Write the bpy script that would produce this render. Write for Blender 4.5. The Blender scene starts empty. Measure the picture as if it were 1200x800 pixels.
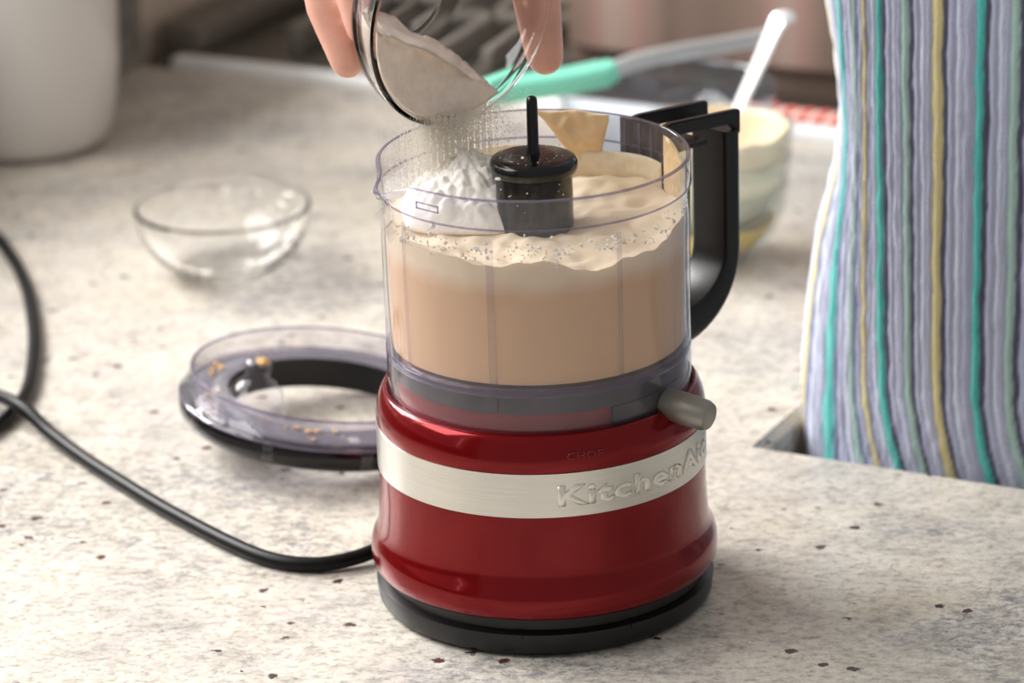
import bpy, bmesh, math, random
from mathutils import Vector, Matrix, noise
R = math.radians
PI = math.pi
random.seed(7)
S = bpy.context.scene
COL = S.collection

# ------------------------------------------------------------------ camera
PITCH, ROLL = R(20.05), R(1.8)
CAM = Vector((0.0, -1.42, 0.63))
fwd = Vector((0, math.cos(PITCH), -math.sin(PITCH)))
r0 = Vector((1, 0, 0)); u0 = r0.cross(fwd)
rgt = r0 * math.cos(ROLL) - u0 * math.sin(ROLL)
upv = r0 * math.sin(ROLL) + u0 * math.cos(ROLL)
cd = bpy.data.cameras.new('camera'); cam = bpy.data.objects.new('camera', cd); COL.objects.link(cam)
M4 = Matrix((rgt, upv, -fwd)).transposed().to_4x4(); M4.translation = CAM
cam.matrix_world = M4
cd.sensor_width = 36; cd.lens = 126; cd.clip_start = 0.05; cd.clip_end = 60
cd.dof.use_dof = True; cd.dof.focus_distance = 1.46; cd.dof.aperture_fstop = 8.5
cd.dof.aperture_blades = 0
S.camera = cam

# ------------------------------------------------------------------ world, lights, exposure
W = bpy.data.worlds.new('world'); S.world = W; W.use_nodes = True
bg = W.node_tree.nodes['Background']; bg.inputs[0].default_value = (1.0, 0.985, 0.96, 1); bg.inputs[1].default_value = 0.31
S.view_settings.view_transform = 'Standard'; S.view_settings.look = 'None'
S.view_settings.gamma = 1; S.view_settings.use_curve_mapping = False
S.view_settings.exposure = 0.16
# counter frame: u runs along the near worktop edge, v along the far one
AU = R(-27.5)
TU = Vector((math.cos(AU), math.sin(AU), 0)); TV = Vector((-math.sin(AU), math.cos(AU), 0))
def uv(u, v, z=0.0): p = TU * u + TV * v; return Vector((p.x, p.y, z))
def area(name, loc, target, sx, sy, power, col=(1, 1, 1)):
    l = bpy.data.lights.new(name, 'AREA'); l.shape = 'RECTANGLE'; l.size = sx; l.size_y = sy; l.energy = power; l.color = col
    o = bpy.data.objects.new(name, l); COL.objects.link(o); o.location = loc
    o.rotation_euler = (Vector(target) - Vector(loc)).to_track_quat('-Z', 'Y').to_euler(); return o
# daylight entering by the long window over the worktop
area('window_daylight', uv(-1.0, -0.42, 1.08), uv(0, 0.0, 0.12), 1.15, 0.80, 20, (1.0, 0.99, 0.98))
area('window_daylight_far', uv(-1.95, 0.52, 1.30), (0, 0.1, 0.10), 1.1, 0.9, 74, (1.0, 0.985, 0.965))

# ------------------------------------------------------------------ helpers
def lin(c):
    return tuple(((x / 255) / 12.92 if x / 255 <= 0.04045 else ((x / 255 + 0.055) / 1.055) ** 2.4) for x in c)
def mat(name):
    m = bpy.data.materials.new(name); m.use_nodes = True
    nt = m.node_tree; return m, nt, nt.nodes['Principled BSDF']
def N(nt, typ, **kw):
    n = nt.nodes.new(typ)
    for k, v in kw.items(): setattr(n, k, v)
    return n
def plain(name, c, rough=0.5, metal=0.0, var=0.06, scale=60, bump=0.0, coat=0.0, spec=0.5, sss=0.0, stretch=None, trans=0.0, ior=1.45):
    """a principled material with a slight procedural mottling"""
    m, nt, b = mat(name)
    tc = N(nt, 'ShaderNodeTexCoord'); mp = N(nt, 'ShaderNodeMapping'); ns = N(nt, 'ShaderNodeTexNoise')
    if stretch: mp.inputs['Scale'].default_value = stretch
    nt.links.new(tc.outputs['Object'], mp.inputs[0]); nt.links.new(mp.outputs[0], ns.inputs['Vector'])
    ns.inputs['Scale'].default_value = scale; ns.inputs['Detail'].default_value = 4
    cr = N(nt, 'ShaderNodeValToRGB'); nt.links.new(ns.outputs['Fac'], cr.inputs[0])
    l = lin(c)
    cr.color_ramp.elements[0].position = 0.3; cr.color_ramp.elements[1].position = 0.7
    cr.color_ramp.elements[0].color = tuple(max(0, x * (1 - var)) for x in l) + (1,)
    cr.color_ramp.elements[1].color = tuple(min(1, x * (1 + var)) for x in l) + (1,)
    nt.links.new(cr.outputs[0], b.inputs['Base Color'])
    b.inputs['Roughness'].default_value = rough; b.inputs['Metallic'].default_value = metal
    b.inputs['Coat Weight'].default_value = coat; b.inputs['Coat Roughness'].default_value = 0.04
    b.inputs['Specular IOR Level'].default_value = spec
    b.inputs['Transmission Weight'].default_value = trans; b.inputs['IOR'].default_value = ior
    if sss:
        b.inputs['Subsurface Weight'].default_value = sss; b.inputs['Subsurface Radius'].default_value = (0.01, 0.005, 0.003)
        b.inputs['Subsurface Scale'].default_value = 0.5
    if bump:
        bp = N(nt, 'ShaderNodeBump'); bp.inputs['Strength'].default_value = bump; bp.inputs['Distance'].default_value = 0.001
        nt.links.new(ns.outputs['Fac'], bp.inputs['Height']); nt.links.new(bp.outputs[0], b.inputs['Normal'])
    return m
def clear(name, tint, ior=1.45, rough=0.02, haze=0.0, hazecol=(1, 1, 1)):
    """thin clear plastic: see-through with a Fresnel gloss"""
    m, nt, b = mat(name); nt.nodes.remove(b)
    out = nt.nodes['Material Output']
    tr = N(nt, 'ShaderNodeBsdfTransparent'); tr.inputs[0].default_value = tint + (1,)
    gl = N(nt, 'ShaderNodeBsdfGlossy'); gl.inputs['Roughness'].default_value = rough
    fr = N(nt, 'ShaderNodeFresnel'); ge = N(nt, 'ShaderNodeNewGeometry')
    io = N(nt, 'ShaderNodeMapRange'); io.inputs[3].default_value = ior; io.inputs[4].default_value = 1 / ior   # same gloss on both sides of the sheet
    nt.links.new(ge.outputs['Backfacing'], io.inputs[0]); nt.links.new(io.outputs[0], fr.inputs[0])
    mx = N(nt, 'ShaderNodeMixShader')
    last = tr.outputs[0]
    if haze:
        df = N(nt, 'ShaderNodeBsdfDiffuse'); df.inputs[0].default_value = hazecol + (1,)
        ns = N(nt, 'ShaderNodeTexNoise'); ns.inputs['Scale'].default_value = 90
        mr = N(nt, 'ShaderNodeMapRange'); mr.inputs[3].default_value = haze * 0.7; mr.inputs[4].default_value = haze * 1.3
        nt.links.new(ns.outputs['Fac'], mr.inputs[0])
        m2 = N(nt, 'ShaderNodeMixShader'); nt.links.new(mr.outputs[0], m2.inputs[0])
        nt.links.new(tr.outputs[0], m2.inputs[1]); nt.links.new(df.outputs[0], m2.inputs[2]); last = m2.outputs[0]
    nt.links.new(fr.outputs[0], mx.inputs[0]); nt.links.new(last, mx.inputs[1]); nt.links.new(gl.outputs[0], mx.inputs[2])
    nt.links.new(mx.outputs[0], out.inputs[0])
    return m
def granite(name, dark=1.0):
    m, nt, b = mat(name); L = nt.links.new
    tc = N(nt, 'ShaderNodeTexCoord')
    def mp(rot, sc):
        q = N(nt, 'ShaderNodeMapping'); q.inputs['Rotation'].default_value = (0, 0, rot); q.inputs['Scale'].default_value = sc
        L(tc.outputs['Object'], q.inputs[0]); return q
    a = mp(R(8), (1, 1.35, 1)); s = mp(R(14), (1, 1.35, 1))
    def noise_n(src, scale, det=5, rough=0.6, dist=0.0):
        n = N(nt, 'ShaderNodeTexNoise'); L(src.outputs[0], n.inputs['Vector']); n.inputs['Scale'].default_value = scale
        n.inputs['Detail'].default_value = det; n.inputs['Roughness'].default_value = rough; n.inputs['Distortion'].default_value = dist; return n
    def ramp(src, stops, interp='LINEAR'):
        r = N(nt, 'ShaderNodeValToRGB'); L(src, r.inputs[0]); cr = r.color_ramp; cr.interpolation = interp
        cr.elements[0].position, cr.elements[0].color = stops[0][0], stops[0][1] + (1,)
        cr.elements[1].position, cr.elements[1].color = stops[-1][0], stops[-1][1] + (1,)
        for p, c in stops[1:-1]:
            e = cr.elements.new(p); e.color = c + (1,)
        return r
    def mix(fac, c1, c2, typ='MIX'):
        x = N(nt, 'ShaderNodeMix', data_type='RGBA', blend_type=typ)
        if isinstance(fac, float): x.inputs[0].default_value = fac
        else: L(fac, x.inputs[0])
        for i, c in ((6, c1), (7, c2)):
            if isinstance(c, tuple): x.inputs[i].default_value = c + (1,)
            else: L(c, x.inputs[i])
        return x.outputs[2]
    base = ramp(noise_n(a, 9, 6, 0.62).outputs['Fac'], [(0.30, lin((188, 185, 182))), (0.43, lin((212, 206, 197))), (0.57, lin((226, 219, 207))), (0.72, lin((220, 209, 190)))])
    grain = ramp(noise_n(s, 190, 8, 0.80).outputs['Fac'], [(0.36, (0.30, 0.29, 0.28)), (0.47, (0.86, 0.85, 0.84)), (0.55, (1.05, 1.05, 1.04))])
    med = ramp(noise_n(s, 46, 8, 0.75, 0.3).outputs['Fac'], [(0.34, (0.62, 0.61, 0.60)), (0.48, (0.95, 0.94, 0.93)), (0.62, (1.06, 1.06, 1.06))])
    c = mix(0.85, base.outputs[0], grain.outputs[0], 'MULTIPLY')
    c = mix(0.9, c, med.outputs[0], 'MULTIPLY')
    # blue-grey streaks where a broad mask allows
    mask = ramp(noise_n(s, 7, 4, 0.55, 0.6).outputs['Fac'], [(0.48, (0, 0, 0)), (0.62, (0.9, 0.9, 0.9))])
    st = ramp(noise_n(s, 130, 8, 0.85, 0.5).outputs['Fac'], [(0.40, (1, 1, 1)), (0.53, (0, 0, 0))])
    mm = N(nt, 'ShaderNodeMath', operation='MULTIPLY'); L(mask.outputs[0], mm.inputs[0]); L(st.outputs[0], mm.inputs[1])
    c = mix(mm.outputs[0], c, lin((112, 114, 122)))
    # ochre blush
    och = ramp(noise_n(a, 4.3, 3, 0.5).outputs['Color'], [(0.56, (0, 0, 0)), (0.74, (0.35, 0.35, 0.35))])
    c = mix(och.outputs[0], c, lin((222, 204, 172)))
    # garnet and black flecks
    q1 = mp(R(5), (1, 1.12, 1))
    vo = N(nt, 'ShaderNodeTexVoronoi'); vo.inputs['Scale'].default_value = 76; L(q1.outputs[0], vo.inputs['Vector']); vo.inputs['Randomness'].default_value = 1
    near = N(nt, 'ShaderNodeMath', operation='LESS_THAN'); 
    wob = noise_n(q1, 300, 4, 0.7)
    ad = N(nt, 'ShaderNodeMath', operation='MULTIPLY_ADD'); L(wob.outputs['Fac'], ad.inputs[0]); ad.inputs[1].default_value = 0.55; L(vo.outputs['Distance'], ad.inputs[2])
    L(ad.outputs[0], near.inputs[0]); thr = N(nt, 'ShaderNodeMapRange'); thr.inputs[3].default_value = 0.30; thr.inputs[4].default_value = 0.47
    sep = N(nt, 'ShaderNodeSeparateColor'); L(vo.outputs['Color'], sep.inputs[0]); L(sep.outputs[2], thr.inputs[0]); L(thr.outputs[0], near.inputs[1])
    pick = N(nt, 'ShaderNodeMath', operation='GREATER_THAN'); L(sep.outputs[0], pick.inputs[0]); pick.inputs[1].default_value = 0.56
    f = N(nt, 'ShaderNodeMath', operation='MULTIPLY'); L(near.outputs[0], f.inputs[0]); L(pick.outputs[0], f.inputs[1])
    fc = ramp(sep.outputs[1], [(0.0, lin((58, 44, 44))), (0.5, lin((92, 58, 52))), (1.0, lin((70, 66, 66)))])
    c = mix(f.outputs[0], c, fc.outputs[0])
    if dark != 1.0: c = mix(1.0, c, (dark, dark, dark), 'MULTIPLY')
    L(c, b.inputs['Base Color'])
    b.inputs['Roughness'].default_value = 0.28; b.inputs['Specular IOR Level'].default_value = 0.45
    return m

# --- mesh builders
def link(name, bm, m, parent=None, smooth=True, sharp=40):
    me = bpy.data.meshes.new(name); bmesh.ops.recalc_face_normals(bm, faces=bm.faces); bm.to_mesh(me); bm.free()
    for mm in (m if isinstance(m, (list, tuple)) else [m]): me.materials.append(mm)
    if smooth:
        me.shade_smooth()
        if sharp: me.set_sharp_from_angle(angle=R(sharp))
    o = bpy.data.objects.new(name, me); COL.objects.link(o)
    if parent: o.parent = parent
    return o
def tag(o, label, cat, group=None, kind=None):
    o['label'] = label; o['category'] = cat
    if group: o['group'] = group
    if kind: o['kind'] = kind
    return o
def thing(name, label, cat, loc=(0, 0, 0), group=None):
    o = bpy.data.objects.new(name, None); COL.objects.link(o); o.location = loc; o.empty_display_size = 0.02
    return tag(o, label, cat, group)
def struct(o): o['kind'] = 'structure'; return o
def lathe(prof, n=96, closed=False, bm=None, fn=None, a0=0.0, a1=2 * PI):
    """revolve (r, z) points; a closed profile gives a solid ring"""
    bm = bm or bmesh.new(); full = abs(a1 - a0 - 2 * PI) < 1e-6
    rings = []
    cnt = n if full else n + 1
    for r, z in prof:
        if r < 1e-7: v = bm.verts.new((0, 0, z)); rings.append([v] * cnt); continue
        ring = []
        for i in range(cnt):
            a = a0 + (a1 - a0) * i / n; x, y, zz = r * math.cos(a), r * math.sin(a), z
            if fn: x, y, zz = fn(r, a, z)
            ring.append(bm.verts.new((x, y, zz)))
        rings.append(ring)
    pairs = list(zip(rings, rings[1:])) + ([(rings[-1], rings[0])] if closed else [])
    for A, B in pairs:
        for i in range(n):
            j = (i + 1) % cnt
            vs = []
            for v in (A[i], A[j], B[j], B[i]):
                if v not in vs: vs.append(v)
            if len(vs) > 2:
                try: bm.faces.new(vs)
                except ValueError: pass
    if not full and closed:
        for k in (0, -1):
            try: bm.faces.new([rg[k] for rg in rings])
            except ValueError: pass
    return bm
def box(x0, x1, y0, y1, z0, z1, bev=0.0, bm=None, seg=2, T=None):
    nb = bmesh.new()
    bmesh.ops.create_cube(nb, size=1)
    for v in nb.verts: v.co = Vector((x0 + (v.co.x + .5) * (x1 - x0), y0 + (v.co.y + .5) * (y1 - y0), z0 + (v.co.z + .5) * (z1 - z0)))
    if bev: bmesh.ops.bevel(nb, geom=list(nb.edges), offset=bev, segments=seg, affect='EDGES', profile=0.5)
    if T: bmesh.ops.transform(nb, matrix=T, verts=nb.verts)
    if bm is None: return nb
    tmp = bpy.data.meshes.new('tmp'); nb.to_mesh(tmp); nb.free(); bm.from_mesh(tmp); bpy.data.meshes.remove(tmp); return bm
def spline(pts, n=12, closed=False):
    P = [Vector(p) for p in pts]; out = []
    for i in range(len(P) - 1):
        p0 = P[max(i - 1, 0)]; p1 = P[i]; p2 = P[i + 1]; p3 = P[min(i + 2, len(P) - 1)]
        for k in range(n):
            t = k / n
            out.append(0.5 * ((2 * p1) + (-p0 + p2) * t + (2 * p0 - 5 * p1 + 4 * p2 - p3) * t * t + (-p0 + 3 * p1 - 3 * p2 + p3) * t ** 3))
    out.append(P[-1]); return out
def sweep(path, sec, bm=None, up=Vector((0, 0, 1)), scales=None, cap=True):
    """sweep a closed 2-D section (side, up) along a path"""
    bm = bm or bmesh.new(); rings = []
    for i, p in enumerate(path):
        t = (path[min(i + 1, len(path) - 1)] - path[max(i - 1, 0)]).normalized()
        s = t.cross(up)
        if s.length < 1e-5: s = Vector((1, 0, 0))
        s.normalize(); w = s.cross(t).normalized()
        k = scales[i] if scales else 1.0
        kx, ky = k if isinstance(k, tuple) else (k, k)
        rings.append([bm.verts.new(p + s * (a * kx) + w * (b * ky)) for a, b in sec])
    m = len(sec)
    for A, B in zip(rings, rings[1:]):
        for i in range(m): bm.faces.new((A[i], A[(i + 1) % m], B[(i + 1) % m], B[i]))
    if cap: bm.faces.new(rings[0]); bm.faces.new(rings[-1])
    return bm
def circ(r, n=16): return [(r * math.cos(2 * PI * i / n), r * math.sin(2 * PI * i / n)) for i in range(n)]
def rrect(w, h, r, n=4):
    out = []
    for cx, cy, a in ((w / 2 - r, h / 2 - r, 0), (-w / 2 + r, h / 2 - r, 90), (-w / 2 + r, -h / 2 + r, 180), (w / 2 - r, -h / 2 + r, 270)):
        for i in range(n + 1):
            t = R(a + 90 * i / n); out.append((cx + r * math.cos(t), cy + r * math.sin(t)))
    return out
def ico(bm, c, r, sub=2, sc=(1, 1, 1), jit=0.0):
    g = bmesh.ops.create_icosphere(bm, subdivisions=sub, radius=1.0)
    for v in g['verts']:
        k = 1 + (jit * noise.noise(v.co * 1.7 + Vector(c) * 300) if jit else 0)
        v.co = Vector((v.co.x * r * sc[0] * k, v.co.y * r * sc[1] * k, v.co.z * r * sc[2] * k)) + Vector(c)
    return g['verts']
ROT = Matrix.Rotation(AU, 4, 'Z')      # counter axes -> world

# ------------------------------------------------------------------ materials
GRAN = granite('polished_granite'); GRAN_SHADED = granite('shade_darkened_granite', 0.42)  # second is the same granite, darkened to paint in the upstand's shade
RED = plain('candy_red_enamel', (122, 0, 8), 0.17, 0.50, 0.05, 40, coat=0.26, spec=0.3)
BLACK = plain('black_plastic', (18, 18, 20), 0.35, 0, 0.1, 200, bump=0.05)
BLACKG = plain('glossy_black_plastic', (12, 12, 13), 0.16, 0, 0.1, 200)
GREYP = plain('grey_collar_plastic', (70, 70, 73), 0.42, 0, 0.08, 150)
STEEL = plain('brushed_steel', (214, 212, 206), 0.30, 1.0, 0.06, 30, bump=0.08, stretch=(1, 1, 60))
CHROME = plain('polished_letter_steel', (240, 236, 224), 0.35, 0.6, 0.04, 60)
SATIN = plain('satin_grey_metal', (158, 155, 147), 0.42, 0.75, 0.05, 120)
PLAST = clear('clear_bowl_plastic', (0.955, 0.95, 0.965), 1.4, 0.03, 0.04, (0.8, 0.78, 0.82))
PLEDGE = clear('clear_plastic_edge', (0.68, 0.65, 0.73), 1.5, 0.05, 0.10, (0.62, 0.57, 0.74))
RIBP = clear('clear_plastic_rib', (0.93, 0.915, 0.945), 1.4, 0.05, 0.03, (0.8, 0.75, 0.85))
PLSKIRT = clear('clear_skirt_plastic', (0.90, 0.88, 0.91), 1.45, 0.08, 0.035, (0.6, 0.58, 0.64))
LIDP = clear('clear_lid_plastic', (0.94, 0.935, 0.96), 1.5, 0.05, 0.025, (0.75, 0.72, 0.85))
BATTER = plain('cream_batter', (226, 188, 150), 0.42, 0, 0.05, 70, sss=0.12)
FOAM = plain('pale_batter_foam', (244, 226, 196), 0.45, 0, 0.05, 300, sss=0.1)
SMEAR = plain('yellow_batter_smear', (240, 208, 160), 0.3, 0, 0.06, 60, sss=0.12)
FLOUR = plain('white_flour', (250, 246, 238), 0.95, 0, 0.03, 400, bump=0.4)
FLOURB = plain('cream_flour', (246, 230, 215), 0.95, 0, 0.05, 250, bump=0.4)
GLASS = plain('clear_glass', (255, 255, 255), 0.0, 0, 0.0, 10, trans=1.0, ior=1.36)
GLASSB = clear('bluish_clear_plastic', (0.90, 0.94, 0.98), 1.5, 0.03, 0.015, (0.6, 0.75, 0.95))
THING = clear('greenish_thin_glass', (0.955, 0.97, 0.96), 1.5, 0.03, 0.03, (0.9, 0.92, 0.9))
CERAM = plain('white_glazed_ceramic', (214, 209, 203), 0.28, 0, 0.03, 8, coat=0.3)
CORDM = plain('black_cord_rubber', (10, 10, 11), 0.42, 0, 0.1, 200, spec=0.25)
SKIN = plain('skin', (230, 174, 154), 0.42, 0, 0.14, 55, sss=0.10, bump=0.1)
RANGE_TOP = plain('dark_enamel', (112, 106, 98), 0.3, 0.3, 0.15, 30)
WHITE = plain('white_enamel', (250, 249, 247), 0.3, 0, 0.02, 30, coat=0.5)
IRON = plain('cast_iron_grey', (128, 122, 114), 0.5, 0.3, 0.1, 90)
BROWN = plain('brown_cabinet_wood', (126, 106, 92), 0.4, 0, 0.2, 5, stretch=(4, 4, 0.4))
MAUVE = plain('mauve_cabinet_panel', (166, 134, 122), 0.4, 0, 0.1, 5, stretch=(4, 4, 0.4))
CABW = plain('grey_brown_cabinet', (104, 92, 82), 0.5, 0, 0.15, 6, stretch=(4, 4, 0.4))
PAINT = plain('warm_wall_paint', (206, 194, 180), 0.8, 0, 0.03, 20)
FLOORM = plain('floor_tile_brown', (120, 100, 84), 0.4, 0, 0.15, 8)
MINT = plain('mint_silicone', (134, 222, 196), 0.4, 0, 0.04, 60)
SPOONM = plain('polished_spoon_steel', (245, 246, 246), 0.22, 0.35, 0.02, 60)
SHAFT = plain('grey_handle_steel', (196, 196, 196), 0.35, 0.5, 0.05, 60)
EGG = plain('yellow_beaten_egg', (236, 204, 110), 0.25, 0, 0.05, 50, sss=0.1)
RESID = plain('whipped_residue', (244, 234, 206), 0.5, 0, 0.05, 60)
TOWR = plain('red_towel_check', (214, 112, 98), 0.9, 0, 0.08, 300, bump=0.3)
TOWW = plain('white_towel_check', (236, 214, 204), 0.9, 0, 0.05, 300, bump=0.3)
HAIR = plain('brown_hair', (70, 48, 36), 0.5, 0, 0.25, 120, stretch=(6, 6, 0.5))
def fabric():
    m, nt, b = mat('striped_gauze_fabric'); L = nt.links.new
    at = N(nt, 'ShaderNodeAttribute'); at.attribute_name = 'weave'
    ns = N(nt, 'ShaderNodeTexNoise'); ns.inputs['Scale'].default_value = 900; ns.inputs['Detail'].default_value = 3
    tc = N(nt, 'ShaderNodeTexCoord'); L(tc.outputs['Object'], ns.inputs['Vector'])
    mr = N(nt, 'ShaderNodeMapRange'); mr.inputs[3].default_value = 0.82; mr.inputs[4].default_value = 1.12; L(ns.outputs['Fac'], mr.inputs[0])
    mx = N(nt, 'ShaderNodeMix', data_type='RGBA', blend_type='MULTIPLY'); mx.inputs[0].default_value = 1
    L(at.outputs['Color'], mx.inputs[6]); L(mr.outputs[0], mx.inputs[7]); L(mx.outputs[2], b.inputs['Base Color'])
    bp = N(nt, 'ShaderNodeBump'); bp.inputs['Strength'].default_value = 0.5; bp.inputs['Distance'].default_value = 0.001
    L(ns.outputs['Fac'], bp.inputs['Height']); L(bp.outputs[0], b.inputs['Normal'])
    b.inputs['Roughness'].default_value = 0.95; b.inputs['Sheen Weight'].default_value = 0.4; b.inputs['Specular IOR Level'].default_value = 0.15
    return m
FABRIC = fabric()

# ------------------------------------------------------------------ the room
FLZ = -0.90
EU, EV = 0.033, 0.189                    # inner corner of the L-shaped worktop
WALLU = -0.626; RV = 0.655               # wall plane, and where the range begins
struct(link('floor', box(-1.2, 2.6, -2.2, 3.2, FLZ - 0.03, FLZ, T=ROT), FLOORM, smooth=False))
# wall over the worktop with one long window opening
bm = bmesh.new()
wz0, wz1, wv0, wv1 = 0.16, 1.50, -1.25, 1.00
box(WALLU - 0.12, WALLU, -2.2, 3.2, FLZ, wz0, bm=bm, T=ROT); box(WALLU - 0.12, WALLU, -2.2, 3.2, wz1, 1.6, bm=bm, T=ROT)
box(WALLU - 0.12, WALLU, -2.2, wv0, wz0, wz1, bm=bm, T=ROT); box(WALLU - 0.12, WALLU, wv1, 3.2, wz0, wz1, bm=bm, T=ROT)
struct(link('wall_left', bm, PAINT, smooth=False))
bm = bmesh.new()
for z in (wz0, wz1 - 0.05): box(WALLU - 0.09, WALLU - 0.04, wv0, wv1, z, z + 0.05, 0.004, bm, T=ROT)
for v in (wv0, -0.25, wv1 - 0.05): box(WALLU - 0.09, WALLU - 0.04, v, v + 0.05, wz0, wz1, 0.004, bm, T=ROT)
win = struct(link('window_1', bm, WHITE, smooth=False))
link('window_sill', box(WALLU - 0.10, WALLU + 0.03, wv0 - 0.04, wv1 + 0.04, wz0 - 0.03, wz0, 0.004, T=ROT), WHITE, win, smooth=False)
struct(link('trim_1', box(WALLU, WALLU + 0.02, -0.47, RV, 0.0, 0.13, 0.003, T=ROT), GRAN_SHADED, smooth=False))['label'] = 'granite upstand along the wall behind the worktop'

# L-shaped worktop in one slab
bm = bmesh.new()
out = [(WALLU, -0.47), (1.45, -0.47), (1.45, EV), (EU, EV), (EU, RV), (WALLU, RV)]
vs = [bm.verts.new(uv(a, b, 0)) for a, b in out]; f = bm.faces.new(vs)
g = bmesh.ops.extrude_face_region(bm, geom=[f])
for v in g['geom']:
    if isinstance(v, bmesh.types.BMVert): v.co.z = -0.032
bmesh.ops.recalc_face_normals(bm, faces=bm.faces)
bmesh.ops.bevel(bm, geom=[e for e in bm.edges if abs(e.verts[0].co.z) < 1e-6 and abs(e.verts[1].co.z) < 1e-6], offset=0.004, segments=3, affect='EDGES')
tag(link('granite_countertop', bm, GRAN, sharp=30), 'speckled cream and grey granite worktop under the red chopper', 'countertop')
def cabinet(label, u0, u1, v0, v1, face):
    t = thing('base_cabinet', label, 'cabinet', uv((u0 + u1) / 2, (v0 + v1) / 2, FLZ)); inv = Matrix.Translation(-t.location)
    o = link('carcass', box(u0, u1, v0, v1, FLZ, -0.034, 0.002, T=inv @ ROT), CABW, t, smooth=False)
    n = 2
    for k in range(n):
        if face == 'u':
            a = v0 + (v1 - v0) * k / n + 0.004; b = v0 + (v1 - v0) * (k + 1) / n - 0.004
            d = link('door', box(u1, u1 + 0.018, a, b, FLZ + 0.1, -0.05, 0.003, T=inv @ ROT), CABW, t, smooth=False)
            link('handle', box(u1 + 0.018, u1 + 0.030, (a + b) / 2 - 0.05, (a + b) / 2 + 0.05, -0.13, -0.12, 0.003, T=inv @ ROT), STEEL, d)
        else:
            a = u0 + (u1 - u0) * k / n + 0.004; b = u0 + (u1 - u0) * (k + 1) / n - 0.004
            d = link('door', box(a, b, v1, v1 + 0.018, FLZ + 0.1, -0.05, 0.003, T=inv @ ROT), CABW, t, smooth=False)
            link('handle', box((a + b) / 2 - 0.05, (a + b) / 2 + 0.05, v1 + 0.018, v1 + 0.030, -0.13, -0.12, 0.003, T=inv @ ROT), STEEL, d)
cabinet('brown base cabinet under the worktop beside the range', WALLU + 0.002, EU - 0.025, EV + 0.006, RV - 0.002, 'u')
cabinet('long brown base cabinet under the worktop carrying the chopper', WALLU + 0.002, 1.43, -0.45, EV - 0.045, 'v')

# range with a dark top, white edge and iron grates
CABU = -0.345                            # side of the tall cabinet next to the range
rg = thing('cooking_range', 'dark topped range with white edge strip and iron grates beyond the worktop', 'range', uv(-0.48, 1.05, FLZ))
inv = Matrix.Translation(-rg.location)
link('body', box(WALLU + 0.012, CABU - 0.003, RV + 0.004, 1.44, FLZ, -0.012, 0.004, T=inv @ ROT), WHITE, rg, smooth=False)
link('cooktop', box(WALLU + 0.012, CABU - 0.003, RV + 0.025, 1.44, -0.011, -0.001, 0.002, T=inv @ ROT), RANGE_TOP, rg, smooth=False)
link('back_ledge', box(WALLU + 0.012, WALLU + 0.045, RV + 0.028, 1.44, 0.0, 0.020, 0.005, T=inv @ ROT), IRON, rg)
link('edge_strip', box(WALLU + 0.035, 0.028, RV + 0.002, RV + 0.018, -0.010, 0.006, 0.006, seg=4, T=inv @ ROT), WHITE, rg)
cu, cv = -0.455, 0.80
gr = link('grate', box(cu - 0.09, cu + 0.09, cv - 0.006, cv + 0.006, 0.012, 0.020, 0.002, T=inv @ ROT), IRON, rg)
for k in range(4):
    x = cu - 0.075 + 0.045 * k
    link('bar', box(x, x + 0.012, cv - 0.09, cv + 0.09, -0.001, 0.020, 0.002, T=inv @ ROT), IRON, gr)
cap = lathe([(0, 0.012), (0.026, 0.011), (0.030, 0.006), (0.030, -0.001), (0, -0.001)], 32)
bmesh.ops.transform(cap, matrix=Matrix.Translation(uv(-0.50, 0.97) - rg.location), verts=cap.verts)
link('burner_cap', cap, IRON, rg)
# tall cabinet beside the range
tc_ = thing('tall_cabinet', 'tall brown wooden cabinet standing beyond the worktop beside the range', 'cabinet', uv(-0.15, 1.0, FLZ))
inv = Matrix.Translation(-tc_.location)
link('carcass', box(CABU, 0.03, 0.760, 1.30, FLZ, 1.3, 0.003, T=inv @ ROT), BROWN, tc_, smooth=False)
link('dark_ledge', box(CABU, 0.03, RV + 0.019, 0.748, FLZ, -0.002, 0.002, T=inv @ ROT), plain('dark_brown_ledge', (58, 50, 46), 0.4, 0, 0.1, 30), tc_, smooth=False)  # dark brown strip between the white edge and the cabinet front
fm, nt, b = mat('banded_brown_veneer'); L = nt.links.new
tcn = N(nt, 'ShaderNodeTexCoord'); mp2 = N(nt, 'ShaderNodeMapping'); mp2.inputs['Scale'].default_value = (1, 1, 0.02); L(tcn.outputs['Object'], mp2.inputs[0])
ns = N(nt, 'ShaderNodeTexNoise'); ns.inputs['Scale'].default_value = 16; ns.inputs['Detail'].default_value = 2; L(mp2.outputs[0], ns.inputs['Vector'])
cr = N(nt, 'ShaderNodeValToRGB'); L(ns.outputs['Fac'], cr.inputs[0]); e = cr.color_ramp.elements
e[0].position, e[0].color = 0.32, lin((104, 86, 74)) + (1,); e[1].position, e[1].color = 0.70, lin((176, 158, 146)) + (1,)
q = e.new(0.47); q.color = lin((140, 118, 106)) + (1,); q = e.new(0.58); q.color = lin((168, 134, 124)) + (1,)
L(cr.outputs[0], b.inputs['Base Color']); b.inputs['Roughness'].default_value = 0.5
link('front_panel', box(CABU + 0.002, 0.028, 0.750, 0.760, 0.012, 1.28, 0.003, T=inv @ ROT), fm, tc_, smooth=False)

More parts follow.
